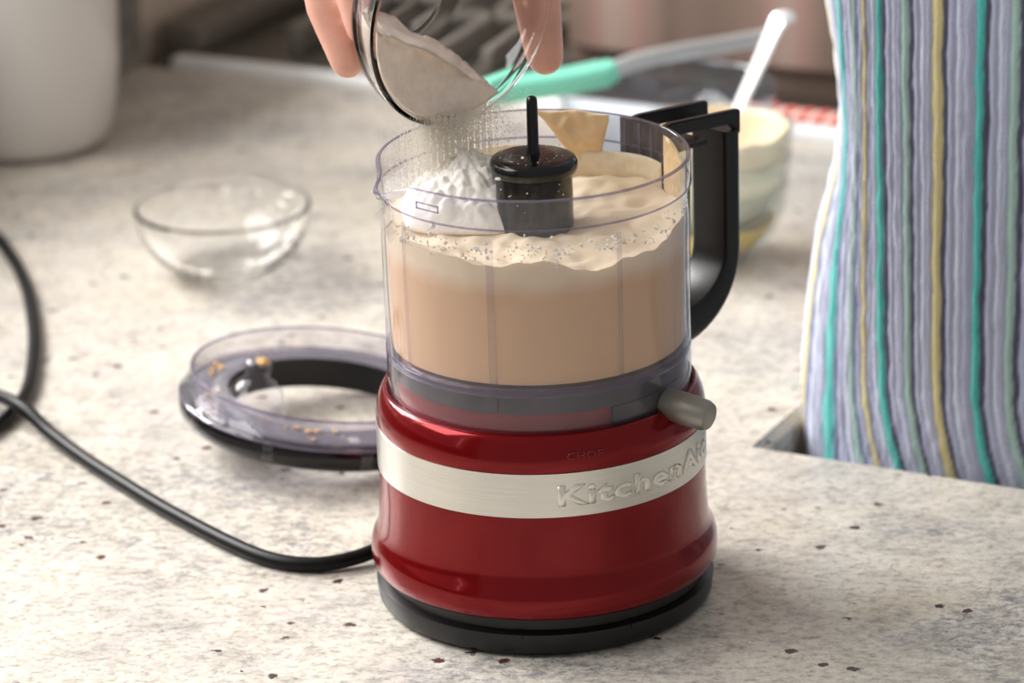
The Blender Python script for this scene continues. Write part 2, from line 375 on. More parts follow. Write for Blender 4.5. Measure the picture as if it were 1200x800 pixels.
# ------------------------------------------------------------------ food chopper, motor base
AX = Vector((0.0112, -0.005, 0))
ch = thing('food_chopper', 'red food chopper motor base with steel band and black foot', 'food chopper', AX)
link('foot_ring', lathe([(0, 0.0005), (0.066, 0.0005), (0.0700, 0.0012), (0.0716, 0.003), (0.0724, 0.0090), (0.0722, 0.0108), (0.0700, 0.0116), (0.0690, 0.0120), (0.0690, 0.0190), (0, 0.0190)], 128), BLACK, ch, sharp=30)
for a in (-100, -60, 150, 60): link('foot_tab', box(0.0716, 0.0728, -0.002, 0.002, 0.0085, 0.0112, 0.0003, T=Matrix.Rotation(R(a), 4, 'Z')), BLACK, ch)
prof = [(0.0700, 0.0178), (0.0728, 0.0180), (0.0738, 0.0192), (0.0741, 0.0225), (0.0740, 0.0262), (0.0733, 0.0290), (0.0720, 0.0312), (0.0710, 0.0335), (0.0704, 0.0370), (0.0700, 0.0430),
        (0.0696, 0.0520), (0.0694, 0.0620), (0.0692, 0.0640), (0.0692, 0.0800), (0.0695, 0.0812), (0.0698, 0.0835), (0.0698, 0.0860), (0.0694, 0.0888), (0.0687, 0.0914), (0.0677, 0.0938), (0.0666, 0.0956), (0.0655, 0.0966), (0.0648, 0.0966), (0.0644, 0.0955), (0.0640, 0.0943), (0.0600, 0.0940), (0, 0.0940)]
link('housing', lathe(prof, 144), RED, ch, sharp=50)
band = link('steel_band', lathe([(0.0690, 0.0620), (0.0699, 0.0622), (0.0699, 0.0812), (0.0690, 0.0814)], 160), STEEL, ch, sharp=30)
# grey drive collar seen through the bowl's skirt
col = bmesh.new()
lathe([(0.0, 0.0940), (0.0594, 0.0940), (0.0594, 0.1037), (0.0588, 0.1115), (0.0578, 0.1125), (0, 0.1125)], 96, bm=col)
link('drive_collar', col, plain('dark_red_collar', (170, 40, 52), 0.4, 0, 0.1, 60), ch, sharp=40)
link('collar_ring', lathe([(0.0595, 0.1038), (0.0614, 0.1040), (0.0618, 0.1115), (0.0600, 0.1122)], 96, closed=True, a0=R(-248), a1=R(-107)), GREYP, ch, sharp=40)
link('collar_ring', lathe([(0.0595, 0.1038), (0.0614, 0.1040), (0.0618, 0.1115), (0.0600, 0.1122)], 96, closed=True, a0=R(-106), a1=R(112)), GREYP, ch, sharp=40)
link('collar_tab', lathe([(0.0598, 0.0948), (0.0619, 0.0948), (0.0620, 0.1038), (0.0598, 0.1038)], 40, closed=True, a0=R(-62), a1=R(-20)), GREYP, ch, sharp=40)
# knob lever
ka = R(-36); kd = Vector((math.cos(ka), math.sin(ka), -0.10)).normalized()
kp = [(0.0, 0), (0.0052, 0), (0.0062, 0.0012), (0.0068, 0.010), (0.0065, 0.0200), (0.0056, 0.0222), (0.0044, 0.0228), (0, 0.0226)]
bm = lathe(kp, 40); bmesh.ops.transform(bm, matrix=Matrix.Translation(Vector((0.0625 * math.cos(ka), 0.0625 * math.sin(ka), 0.0985))) @ kd.to_track_quat('Z', 'Y').to_matrix().to_4x4(), verts=bm.verts)
link('lock_knob', bm, SATIN, ch, sharp=30)
def wrap_text(name, body, r, z, a_start, a_end, height, m, parent, depth=0.0006, off=0.02, tilt=0.0):
    """lettering bent round the housing"""
    cu = bpy.data.curves.new(name, 'FONT'); cu.body = body; cu.size = 1.0; cu.offset = off; cu.resolution_u = 3; cu.space_character = 1.08
    to = bpy.data.objects.new(name, cu); COL.objects.link(to)
    dg = bpy.context.evaluated_depsgraph_get(); me = bpy.data.meshes.new_from_object(to.evaluated_get(dg))
    bpy.data.objects.remove(to); bpy.data.curves.remove(cu)
    b = bmesh.new(); b.from_mesh(me); bpy.data.meshes.remove(me)
    bmesh.ops.subdivide_edges(b, edges=[e for e in b.edges if e.calc_length() > 0.12], cuts=2)
    x0 = min(v.co.x for v in b.verts); x1 = max(v.co.x for v in b.verts); y0 = min(v.co.y for v in b.verts); y1 = max(v.co.y for v in b.verts)
    top = list(b.faces); g = bmesh.ops.extrude_face_region(b, geom=top)
    up = set(v for v in g['geom'] if isinstance(v, bmesh.types.BMVert))
    for v in b.verts:
        a = a_start + (a_end - a_start) * (v.co.x - x0) / (x1 - x0); zz = z + height * (v.co.y - y0) / (y1 - y0)
        rr = r(zz) + (depth if v in up else -0.0002)
        v.co = Vector((rr * math.cos(a), rr * math.sin(a), zz))
    return link(name, b, m, parent, smooth=False)
lt = wrap_text('band_lettering', 'KitchenAid', lambda z: 0.0699, 0.0668, R(-85.5), R(-12), 0.0092, CHROME, band, 0.0005, 0.035)
lt['label'] = 'raised steel letters reading KitchenAid'
def rsh(z): return 0.0693 - max(0, z - 0.093) * 0.35
wrap_text('chop_mark', 'CHOP', lambda z: 0.0696, 0.0868, R(-82), R(-69.5), 0.0032, plain('dark_red_mark', (120, 22, 26), 0.4), ch, 0.0003, 0.01)
# mains lead
cz = 0.0036
pts = [(-0.0560, 0.0330, 0.0070), (-0.0703, 0.0250, 0.0045), (-0.0870, 0.0201, cz), (-0.1059, 0.0253, cz), (-0.1258, 0.0439, cz), (-0.1574, 0.0845, cz), (-0.1797, 0.1169, cz), (-0.2031, 0.1527, cz), (-0.2227, 0.1830, cz + 0.002), (-0.2395, 0.2060, cz + 0.0075),
       (-0.262, 0.236, cz + 0.004), (-0.290, 0.245, cz), (-0.318, 0.225, cz), (-0.325, 0.185, cz), (-0.300, 0.160, cz), (-0.268, 0.172, cz), (-0.249, 0.205, cz), (-0.2418, 0.243, cz), (-0.2432, 0.285, cz), (-0.2475, 0.330, cz), (-0.255, 0.378, cz), (-0.2630, 0.4164, cz), (-0.2760, 0.462, cz), (-0.295, 0.510, cz), (-0.33, 0.56, cz), (-0.37, 0.57, cz)]
path = [p - AX for p in spline(pts, 8)]
link('power_cord', sweep(path, circ(0.0034, 14)), CORDM, ch)['label'] = 'black mains lead looping across the granite'

# ------------------------------------------------------------------ work bowl
wb = thing('work_bowl', 'clear plastic chopper bowl with pouring lip and black handle', 'bowl', AX)
SP = R(206)                                # azimuth of the pouring lip
def lipf(r, a, z):
    d = (a - SP + PI) % (2 * PI) - PI
    k = math.exp(-(d / 0.135) ** 2) * max(0.0, min(1.0, (z - 0.178) / 0.0177)) ** 1.3
    rr = r + 0.0075 * k; zz = z - 0.0012 * k - 0.004 * math.exp(-(d / 0.16) ** 2) * (1 if z > 0.19 else 0)
    return rr * math.cos(a), rr * math.sin(a), zz
outer = [(0.0640, 0.1150), (0.0641, 0.1400), (0.0643, 0.1700), (0.0644, 0.1825), (0.0649, 0.1834), (0.0650, 0.1880), (0.0651, 0.1930), (0.0651, 0.1952)]
inner = [(0.0634, 0.1955), (0.0632, 0.1925), (0.0631, 0.1880), (0.0630, 0.1830), (0.0629, 0.1700), (0.0626, 0.1400), (0.0624, 0.1160)]
link('bowl_wall', lathe(outer + [(0.0646, 0.1957), (0.0640, 0.1958)] + inner + [(0.0, 0.1150), (0.0, 0.1135), (0.0636, 0.1135)], 180, closed=False, fn=lipf), PLAST, wb, sharp=50)
link('rim_edge', lathe([(0.0651, 0.1953), (0.0645, 0.1960), (0.0637, 0.1960), (0.0633, 0.1955)], 180, closed=True, fn=lipf), PLEDGE, wb, sharp=60)
link('step_line', lathe([(0.0645, 0.1828), (0.0651, 0.1833), (0.0651, 0.1836), (0.0645, 0.1838)], 160, closed=True), PLEDGE, wb, sharp=60)
link('floor_edge', lathe([(0.0641, 0.1120), (0.0643, 0.1130), (0.0643, 0.1150), (0.0624, 0.1158), (0.0624, 0.1125)], 160, closed=True), PLEDGE, wb, sharp=60)
link('skirt', lathe([(0.0640, 0.1130), (0.0641, 0.1040), (0.0641, 0.0965), (0.0636, 0.0955), (0.0626, 0.0957), (0.0626, 0.1130)], 160, closed=True), PLSKIRT, wb, sharp=50)
for a, w in ((-108, 0.0016), (-58, 0.001), (-150, 0.001)):
    b = box(0.0615, 0.0628, -w, w, 0.1165, 0.178, 0.0004, T=Matrix.Rotation(R(a), 4, 'Z'))
    link('inner_rib', b, RIBP, wb)
# small moulded frame on the rim band
bm = bmesh.new(); fr = Matrix.Rotation(R(-132), 4, 'Z')
for (y0, y1, z0, z1) in ((-0.006, 0.006, 0.1905, 0.1909), (-0.006, 0.006, 0.1880, 0.1884), (-0.006, -0.0056, 0.188, 0.1909), (0.0056, 0.006, 0.188, 0.1909)):
    box(0.0647, 0.0654, y0, y1, z0, z1, bm=bm, T=fr)
link('moulded_mark', bm, PLEDGE, wb, smooth=False)
# handle: two prongs, grip and mounting plate, built along +X then turned
HA = R(43.5); HR = Matrix.Rotation(HA, 4, 'Z'); hw = 0.0112
bm = bmesh.new()
ro = 0.1145
gp = [Vector((ro - 0.0045, 0, 0.1825)), Vector((ro - 0.0045, 0, 0.176)), Vector((ro - 0.0045, 0, 0.150)), Vector((ro - 0.0045, 0, 0.1300))]
for k in range(1, 13):
    t = PI / 2 * k / 12; gp.append(Vector((ro - 0.0045 - 0.032 + 0.032 * math.cos(t), 0, 0.1300 - 0.030 * math.sin(t))))
gp.append(Vector((0.0648, 0, 0.0985)))
sc = []
for i, p in enumerate(gp): sc.append((1.0, 1.0 + 0.9 * max(0, (i - 5) / (len(gp) - 6))))
sweep(gp, rrect(2 * hw, 0.009, 0.0028), bm, up=Vector((1, 0, 0.001)), scales=sc)
grip = link('handle_grip', bm, BLACK, wb, sharp=35); grip.data.transform(HR)
for s in (-1, 1):
    b = bmesh.new()
    vs2 = [(0.0655, 0.1935), (0.072, 0.1945), (ro - 0.0002, 0.1912), (ro - 0.0002, 0.1800), (ro - 0.007, 0.1858), (0.072, 0.1885), (0.0655, 0.1860)]
    y0, y1 = (hw - 0.0035, hw) if s > 0 else (-hw, -hw + 0.0035)
    A = [b.verts.new((x, y0, z)) for x, z in vs2]; B = [b.verts.new((x, y1, z)) for x, z in vs2]
    b.faces.new(A); b.faces.new(B[::-1])
    for i in range(len(A)): b.faces.new((A[i], A[(i + 1) % 7], B[(i + 1) % 7], B[i]))
    bmesh.ops.recalc_face_normals(b, faces=b.faces)
    bmesh.ops.bevel(b, geom=list(b.edges), offset=0.0006, segments=2, affect='EDGES')
    o = link('handle_prong', b, BLACK, wb, sharp=35); o.data.transform(HR)
b = box(0.066, ro - 0.018, -hw + 0.003, hw - 0.003, 0.1790, 0.1815, 0.0008); o = link('handle_web', b, BLACK, wb); o.data.transform(HR)
mp_ = lathe([(0.0652, 0.1000), (0.0668, 0.1000), (0.0668, 0.1945), (0.0653, 0.1945)], 14, closed=True, a0=HA - 0.195, a1=HA + 0.195)
link('handle_mount', mp_, plain('smoke_grey_mount', (52, 48, 48), 0.35, 0, 0.1, 60), wb, sharp=40)
bm = bmesh.new()
for (t, z0, z1) in ((-0.12, 0.165, 0.194), (0.0, 0.165, 0.194), (0.13, 0.165, 0.194)):
    box(0.0625, 0.0634, -0.0006, 0.0006, z0, z1, bm=bm, T=Matrix.Rotation(HA + t, 4, 'Z'))
link('mount_rib', bm, PLEDGE, wb)

# ------------------------------------------------------------------ blade hub
hb = thing('blade_hub', 'black blade hub with flat cap and thin pin inside the bowl', 'blade', AX)
link('hub_barrel', lathe([(0, 0.1162), (0.0165, 0.1162), (0.0160, 0.180), (0.0158, 0.188), (0.010, 0.189), (0, 0.189)], 64), BLACKG, hb, sharp=40)
link('hub_cap', lathe([(0.0, 0.1872), (0.0165, 0.1875), (0.0178, 0.1885), (0.0183, 0.1905), (0.0182, 0.1925), (0.0174, 0.1940), (0.0150, 0.1950), (0.0080, 0.1957), (0, 0.1959)], 64), BLACKG, hb, sharp=60)
link('hub_pin', lathe([(0.0030, 0.1940), (0.0027, 0.1975), (0.0024, 0.2000), (0.0023, 0.2180), (0.0020, 0.2196), (0.0012, 0.2203), (0, 0.2205)], 28), BLACKG, hb, sharp=60)
bm = bmesh.new()
rn = random.Random(3)
for k in range(46):
    a = rn.uniform(0, 2 * PI); q = rn.random()
    if q < 0.55: rr = 0.0155 * math.sqrt(rn.random()); p = (rr * math.cos(a), rr * math.sin(a), 0.1957 - 0.0008 * (rr / 0.0155) ** 2)
    else: p = (0.0160 * math.cos(a), 0.0160 * math.sin(a), rn.uniform(0.175, 0.187))
    ico(bm, p, rn.uniform(0.00015, 0.0004), 1)
ico(bm, (-0.0045, -0.006, 0.1957), 0.0008, 1); ico(bm, (-0.0148, -0.0112, 0.1888), 0.0011, 1, (1.5, 1, 0.7))
o = link('flour_specks', bm, FLOUR, hb); o['kind'] = 'stuff'

# ------------------------------------------------------------------ batter
bt = thing('batter', 'thick cream batter filling the clear chopper bowl', 'batter', AX)
def bz(x, y):
    r = math.hypot(x, y) / 0.0622; a = math.atan2(y, x)
    edge = 0.0025 * max(0, (r - 0.72) / 0.28) ** 2
    z = 0.1640 + 0.0042 * noise.noise(Vector((x * 38, y * 38, 1.3))) + 0.0016 * noise.noise(Vector((x * 140, y * 140, 4)))
    z += edge + 0.0042 * r * r * max(0, math.cos(a - R(5))) ** 2 + 0.006 * math.exp(-(((x - 0.022) / 0.018) ** 2 + ((y - 0.040) / 0.016) ** 2))
    z += 0.0022 * r ** 4 * math.sin(3 * a + 1.0) + 0.0010 * r ** 6 * math.sin(11 * a) + (0.0016 * r ** 6 * noise.noise(Vector((math.cos(a) * 9, math.sin(a) * 9, 7))))
    z += 0.0028 * r ** 3 * max(0, math.cos(a - R(200))) ** 2
    return z
bm = bmesh.new(); n = 160; rows = []
rings = 44
for j in range(rings + 1):
    rr = 0.0622 * (j / rings) ** 0.8 if j else 0.0
    if j == 0: v = bm.verts.new((0, 0, bz(0, 0))); rows.append([v] * n); continue
    rows.append([bm.verts.new((rr * math.cos(2 * PI * i / n), rr * math.sin(2 * PI * i / n), bz(rr * math.cos(2 * PI * i / n), rr * math.sin(2 * PI * i / n)))) for i in range(n)])
lowr = []
for r_, z_ in ((0.06215, 0.150), (0.0618, 0.130), (0.0615, 0.1168)):
    rows.append([bm.verts.new((r_ * math.cos(2 * PI * i / n), r_ * math.sin(2 * PI * i / n), z_)) for i in range(n)])
for A, B in zip(rows, rows[1:]):
    for i in range(n):
        j = (i + 1) % n; q = []
        for v in (A[i], A[j], B[j], B[i]):
            if v not in q: q.append(v)
        bm.faces.new(q)
bm.faces.new(rows[-1][::-1])
# foam lighter towards the surface: a batter property with its own wavy edge
m, nt, b = mat('batter_with_foam_edge'); L = nt.links.new
tcn = N(nt, 'ShaderNodeTexCoord'); sp = N(nt, 'ShaderNodeSeparateXYZ'); L(tcn.outputs['Object'], sp.inputs[0])
ns = N(nt, 'ShaderNodeTexNoise'); ns.inputs['Scale'].default_value = 55; ns.inputs['Detail'].default_value = 4; L(tcn.outputs['Object'], ns.inputs['Vector'])
ma = N(nt, 'ShaderNodeMath', operation='MULTIPLY_ADD'); L(ns.outputs['Fac'], ma.inputs[0]); ma.inputs[1].default_value = 0.007; L(sp.outputs[2], ma.inputs[2])
mr = N(nt, 'ShaderNodeMapRange'); L(ma.outputs[0], mr.inputs[0]); mr.inputs[1].default_value = 0.1580; mr.inputs[2].default_value = 0.1655
mx = N(nt, 'ShaderNodeMix', data_type='RGBA'); L(mr.outputs[0], mx.inputs[0]); mx.inputs[6].default_value = lin((230, 188, 144)) + (1,); mx.inputs[7].default_value = lin((246, 226, 194)) + (1,)
L(mx.outputs[2], b.inputs['Base Color']); b.inputs['Roughness'].default_value = 0.45
b.inputs['Subsurface Weight'].default_value = 0.1; b.inputs['Subsurface Radius'].default_value = (0.01, 0.006, 0.003); b.inputs['Subsurface Scale'].default_value = 0.4
link('batter_mass', bm, m, bt, sharp=80)
def smear(name, a0, a1, zt, zb, thick, m_, seed, na=40, nz=22):
    """a blob of batter sticking to the inside of the bowl wall"""
    b = bmesh.new(); F, Bk = [], []
    for i in range(na + 1):
        t = i / na; a = a0 + (a1 - a0) * t; rf, rb = [], []
        for k in range(nz + 1):
            q = k / nz; z = zt(t) + (zb(t) - zt(t)) * q
            th = thick * max(0.0, (math.sin(PI * t) ** 0.6)) * (0.35 + 0.65 * math.sin(PI * min(1, q * 0.8 + 0.1))) * (1 + 0.5 * noise.noise(Vector((a * 14 + seed, z * 260, seed))))
            rr = 0.0628 - 0.0002
            rf.append(b.verts.new((rr * math.cos(a), rr * math.sin(a), z))); r2 = rr - max(0.0003, th)
            rb.append(b.verts.new((r2 * math.cos(a), r2 * math.sin(a), z - 0.0006 * math.sin(PI * q))))
        F.append(rf); Bk.append(rb)
    for i in range(na):
        for k in range(nz):
            b.faces.new((F[i][k], F[i + 1][k], F[i + 1][k + 1], F[i][k + 1])); b.faces.new((Bk[i][k], Bk[i][k + 1], Bk[i + 1][k + 1], Bk[i + 1][k]))
        b.faces.new((F[i][0], Bk[i][0], Bk[i + 1][0], F[i + 1][0])); b.faces.new((F[i][nz], F[i + 1][nz], Bk[i + 1][nz], Bk[i][nz]))
    for e in (0, na):
        for k in range(nz): b.faces.new((F[e][k], F[e][k + 1], Bk[e][k + 1], Bk[e][k]))
    return link(name, b, m_, bt, sharp=80)
smear('batter_smear', R(88), R(58), lambda t: 0.1958 - 0.0005 * math.sin(9 * t), lambda t: 0.1945 - 0.0205 * (math.sin(PI * min(1, t * 0.72)) ** 1.3) * (1 if t < 0.86 else (1 - t) / 0.14 * 0.9 + 0.1), 0.0045, SMEAR, 2.0)
smear('batter_smear', R(28), R(2), lambda t: 0.193 - 0.012 * t ** 2, lambda t: 0.169 - 0.004 * t, 0.0025, SMEAR, 5.0)
smear('batter_smear', R(118), R(30), lambda t: 0.178 + 0.002 * math.sin(7 * t + 1) + 0.003 * math.sin(PI * t), lambda t: 0.166, 0.0040, FOAM, 8.0)
smear('batter_smear', R(20), R(-12), lambda t: 0.177 + 0.003 * math.sin(5 * t), lambda t: 0.166, 0.0020, FOAM, 9.0)
# splashes and bubbles on the wall
for nm, m_, cnt, seed in (('splash_drops', FLOUR, 360, 11), ('batter_drops', RESID, 140, 13), ('butter_crumbs', SMEAR, 40, 12)):
    rn = random.Random(seed); b = bmesh.new()
    cl = [(rn.uniform(R(205), R(350)), rn.gauss(0.1735, 0.0022)) for _ in range(26)]
    for k in range(cnt):
        if rn.random() < 0.7: ca_, cz_ = rn.choice(cl); a = ca_ + rn.gauss(0, 0.045); z = cz_ + rn.gauss(0, 0.0013)
        else: a = rn.uniform(0, 2 * PI); z = 0.172 + abs(rn.gauss(0, 0.0045))
        s_ = min(0.0010, 0.00014 + abs(rn.gauss(0, 0.00028)))
        ico(b, (0.0626 * math.cos(a), 0.0626 * math.sin(a), z), s_, 1 if s_ < 0.0005 else 2, (1, 0.8, rn.uniform(0.7, 1.4)), 0.8)
    o = link(nm, b, m_, bt); o['kind'] = 'stuff'

# ------------------------------------------------------------------ flour heap in the bowl
fh = bmesh.new(); n = 150; rings = 60; HC = Vector((-0.0265, 0.0190))
def fz(x, y):
    r = math.hypot(x / 0.033, y / 0.030)
    h = 0.0275 * max(0, 1 - r) ** 0.7
    p = Vector((x, y, 0))
    l = abs(noise.noise(p * 150)) * 0.0040 + noise.noise(p * 420) * 0.0013 + noise.noise(p * 900) * 0.0006
    return h, l * min(1, (1 - r) * 5) if r < 1 else 0
rows = []
for j in range(rings + 1):
    q = j / rings
    if j == 0: v = fh.verts.new((HC.x, HC.y, 0.1650 + sum(fz(0, 0)))); rows.append([v] * n); continue
    ring = []
    for i in range(n):
        a = 2 * PI * i / n; w = 1 + 0.16 * noise.noise(Vector((math.cos(a) * 2, math.sin(a) * 2, 3)))
        x, y = q * 0.033 * math.cos(a), q * 0.030 * math.sin(a); h, l = fz(x, y)
        ring.append(fh.verts.new((HC.x + x * w, HC.y + y * w, 0.1650 + h + l)))
    rows.append(ring)
for A, B in zip(rows, rows[1:]):
    for i in range(n):
        j = (i + 1) % n; q = []
        for v in (A[i], A[j], B[j], B[i]):
            if v not in q: q.append(v)
        fh.faces.new(q)
fh.faces.new(rows[-1][::-1])
o = tag(link('flour_heap', fh, FLOUR, sharp=0), 'lumpy heap of white flour on the batter beside the black hub', 'flour')
o.location = AX

# ------------------------------------------------------------------ glass prep bowls
def prep_profile(rim=0.048, h=0.038, base=0.0225, t=0.0024):
    o_, i_ = [], []
    K = 12
    o_.append((base * 0.86, 0.0)); o_.append((base, 0.0008))
    for k in range(1, K + 1):
        q = k / K; r = base + (rim - base) * (math.sin(q * PI / 2) ** 0.85); z = 0.0008 + (h - 0.0008) * (q ** 1.25)
        o_.append((r, z))
    o_.append((rim + 0.0006, h + 0.0006)); o_.append((rim + 0.0002, h + 0.0018)); o_.append((rim - 0.0012, h + 0.0020))
    for k in range(K, 0, -1):
        q = k / K; r = base + (rim - base) * (math.sin(q * PI / 2) ** 0.85) - t; z = 0.0008 + (h - 0.0008) * (q ** 1.25) + t * (1 - q) * 1.2 + 0.0004
        i_.append((r, z))
    i_.append((base * 0.8, 0.0034)); i_.append((0, 0.0032))
    return [(0, 0.0008)] + o_ + i_
def glass_bowl(name, label, loc, prof=None, m_=None, group=None):
    t = thing(name, label, 'bowl', loc, group)
    link('glass_shell', lathe(prof or prep_profile(), 72), m_ or GLASS, t, sharp=45)
    return t
pb = glass_bowl('prep_bowl', 'small empty glass prep bowl with flour dust on the granite', (-0.1545, 0.4310, 0.0006), prep_profile(0.0475, 0.036, 0.023))
bm = bmesh.new(); rn = random.Random(5)
pr = prep_profile(0.0475, 0.036, 0.023)
for (a0, a1, q0, q1) in ((R(20), R(95), 0.55, 0.95), (R(-70), R(-10), 0.1, 0.5), (R(-150), R(-100), 0.05, 0.3), (R(-40), R(5), 0.5, 0.9)):
    for k in range(26):
        a = rn.uniform(a0, a1); q = rn.uniform(q0, q1)
        r = 0.023 + (0.0475 - 0.023) * (math.sin(q * PI / 2) ** 0.85) - 0.0030; z = 0.0008 + 0.0352 * q ** 1.25 + 0.0028 * (1 - q) + 0.0010
        ico(bm, (r * math.cos(a), r * math.sin(a), z), rn.uniform(0.0008, 0.0024), 1, (1, 1, 0.5), 0.4)
o = link('flour_dust', bm, FLOUR, pb); o['kind'] = 'stuff'

# tipped bowl above the chopper
nrm = (rgt * 0.66 - upv * 0.36 - fwd * 0.66).normalized()
rc = Vector((-0.0165, 0.0220, 0.2495))
PH, PR, PBASE = 0.036, 0.0490, 0.0235
zx = nrm; xx = Vector((0, 0, 1)).cross(zx).normalized(); yx = zx.cross(xx)
TB = Matrix((xx, yx, zx)).transposed().to_4x4(); TB.translation = rc - nrm * PH
tb = thing('prep_bowl', 'glass prep bowl held tipped over the chopper pouring flour', 'bowl', (0, 0, 0)); tb.matrix_world = TB
link('glass_shell', lathe(prep_profile(PR, PH, PBASE, 0.0022), 96), GLASS, tb, sharp=45)
# flour still in it: the inner volume cut by the sliding free surface
bm = bmesh.new(); K = 16; prof = [(0, 0.0036)]
for k in range(1, K + 1):
    q = k / K; prof.append((PBASE + (PR - PBASE) * (math.sin(q * PI / 2) ** 0.85) - 0.0030, 0.0008 + (PH - 0.0008) * q ** 1.25 + 0.0022 * (1 - q) + 0.0012))
prof = [(0, 0.0040), (PBASE * 0.7, 0.0042)] + prof[1:] + [(PR - 0.012, PH + 0.0006), (PR - 0.028, PH + 0.0006), (0, PH + 0.0006)]
lathe(prof, 72, bm=bm); bmesh.ops.remove_doubles(bm, verts=bm.verts, dist=1e-6)
TBi = TB.inverted()
fp, fq = Vector((-0.0416, 0.0015, 0.2429)), Vector((-0.0003, 0.0432, 0.2085))
lip = TBi @ fp; fn_w = (fq - fp).cross(-nrm + Vector((0, 0, 0.30))).normalized(); fn_w *= 1 if fn_w.z > 0 else -1; fn_l = (TBi.to_3x3() @ fn_w).normalized()
g = bmesh.ops.bisect_plane(bm, geom=bm.verts[:] + bm.edges[:] + bm.faces[:], plane_co=lip, plane_no=fn_l, clear_outer=True)
ed = [e for e in g['geom_cut'] if isinstance(e, bmesh.types.BMEdge)]
bmesh.ops.contextual_create(bm, geom=ed)
bmesh.ops.triangulate(bm, faces=bm.faces)
for _ in range(3):
    long = [e for e in bm.edges if e.calc_length() > 0.0022]
    if long: bmesh.ops.subdivide_edges(bm, edges=long, cuts=1); bmesh.ops.triangulate(bm, faces=bm.faces)
for v in bm.verts:
    d = (v.co - (lip)).dot(fn_l)
    if v.co.z > PH - 0.0005:
        k_ = max(0.0, 1 - (math.hypot(v.co.x, v.co.y) / (PR - 0.003)) ** 2); v.co.z -= 0.010 * k_ + min(1, k_ * 4) * (0.0030 * noise.noise(v.co * 75) + 0.0013 * noise.noise(v.co * 260))
    if d > -0.0008: v.co += fn_l * (0.0022 * noise.noise(v.co * 90) + 0.0009 * noise.noise(v.co * 320) - 0.0003)
o = tag(link('poured_flour', bm, FLOURB, sharp=0), 'cream coloured flour sliding out of the tipped glass bowl', 'flour'); o.matrix_world = TB
# falling grains
AIRF, nt, b = mat('airborne_flour'); nt.nodes.remove(b)
df = N(nt, 'ShaderNodeBsdfDiffuse'); tl = N(nt, 'ShaderNodeBsdfTranslucent'); mx = N(nt, 'ShaderNodeMixShader')
ns = N(nt, 'ShaderNodeTexNoise'); ns.inputs['Scale'].default_value = 500; cr = N(nt, 'ShaderNodeValToRGB'); nt.links.new(ns.outputs['Fac'], cr.inputs[0])
cr.color_ramp.elements[0].color = lin((246, 242, 234)) + (1,); cr.color_ramp.elements[1].color = lin((253, 251, 247)) + (1,)
nt.links.new(cr.outputs[0], df.inputs[0]); nt.links.new(cr.outputs[0], tl.inputs[0])
nt.links.new(df.outputs[0], mx.inputs[1]); nt.links.new(tl.outputs[0], mx.inputs[2]); nt.links.new(mx.outputs[0], nt.nodes['Material Output'].inputs[0])
rn = random.Random(21); verts, faces = [], []
for k in range(30000):
    t = rn.random() ** 0.8
    cx = -0.0230 + rn.gauss(0, 0.0085) + (rn.random() - 0.5) * 0.012; cy = 0.0170 + rn.gauss(0, 0.0045)
    strand = 0.0014 * math.sin(cx * 2400) ; cx += strand
    z = 0.2080 - t * 0.036
    s_ = rn.uniform(0.00014, 0.00036)
    if k % 5 == 0: cx = -0.0190 + rn.gauss(0, 0.0095); cy = 0.0230 + (cx + 0.019) * 0.8 + rn.gauss(0, 0.003); z = 0.2060 + (cx + 0.019) * 0.12 - abs(rn.gauss(0, 0.0055))
    b0 = len(verts)
    for d in ((1, 0, -.6), (-.5, .87, -.6), (-.5, -.87, -.6), (0, 0, 1.1)): verts.append((cx + d[0] * s_, cy + d[1] * s_, z + d[2] * s_))
    faces += [(b0, b0 + 2, b0 + 1), (b0, b0 + 1, b0 + 3), (b0 + 1, b0 + 2, b0 + 3), (b0 + 2, b0, b0 + 3)]
me = bpy.data.meshes.new('falling_flour'); me.from_pydata(verts, [], faces); me.materials.append(AIRF)
o = bpy.data.objects.new('falling_flour', me); COL.objects.link(o)
tag(o, 'fine white flour grains falling from the tipped bowl', 'flour', kind='stuff')

# ------------------------------------------------------------------ chopper lid lying on the worktop
ld = thing('chopper_lid', 'clear chopper lid with black ring lying on the granite behind the cord', 'lid', (-0.0911, 0.1797, 0.0))
bm = lathe([(0.0640, 0.0), (0.0670, 0.0008), (0.0695, 0.0040), (0.0700, 0.0090), (0.0690, 0.0110), (0.0640, 0.0110)], 112, closed=True); link('black_ring', bm, BLACKG, ld, sharp=40)
link('clear_collar', lathe([(0.0698, 0.0112), (0.0690, 0.0135), (0.0668, 0.0150), (0.0655, 0.0238), (0.0643, 0.0244), (0.0638, 0.0150), (0.0630, 0.0112)], 112, closed=True), LIDP, ld, sharp=50)
link('inner_ring', lathe([(0.0490, -0.0010), (0.0510, -0.0010), (0.0510, 0.0142), (0.0490, 0.0142)], 96, closed=True), BLACK, ld, sharp=40)
link('clear_deck', lathe([(0.0640, 0.0118), (0.0640, 0.0132), (0.0505, 0.0160), (0.0470, 0.0155), (0.0470, 0.0143), (0.0500, 0.0143)], 96, closed=True), clear('lid_deck_plastic', (0.93, 0.92, 0.95), 1.45, 0.06, 0.16, (0.74, 0.72, 0.82)), ld, sharp=50)
link('collar_edge', lathe([(0.0656, 0.0236), (0.0656, 0.0246), (0.0642, 0.0247), (0.0641, 0.0238)], 112, closed=True), PLEDGE, ld, sharp=50)
link('collar_edge', lathe([(0.0700, 0.0110), (0.0702, 0.0118), (0.0694, 0.0126), (0.0690, 0.0118)], 112, closed=True), PLEDGE, ld, sharp=50)
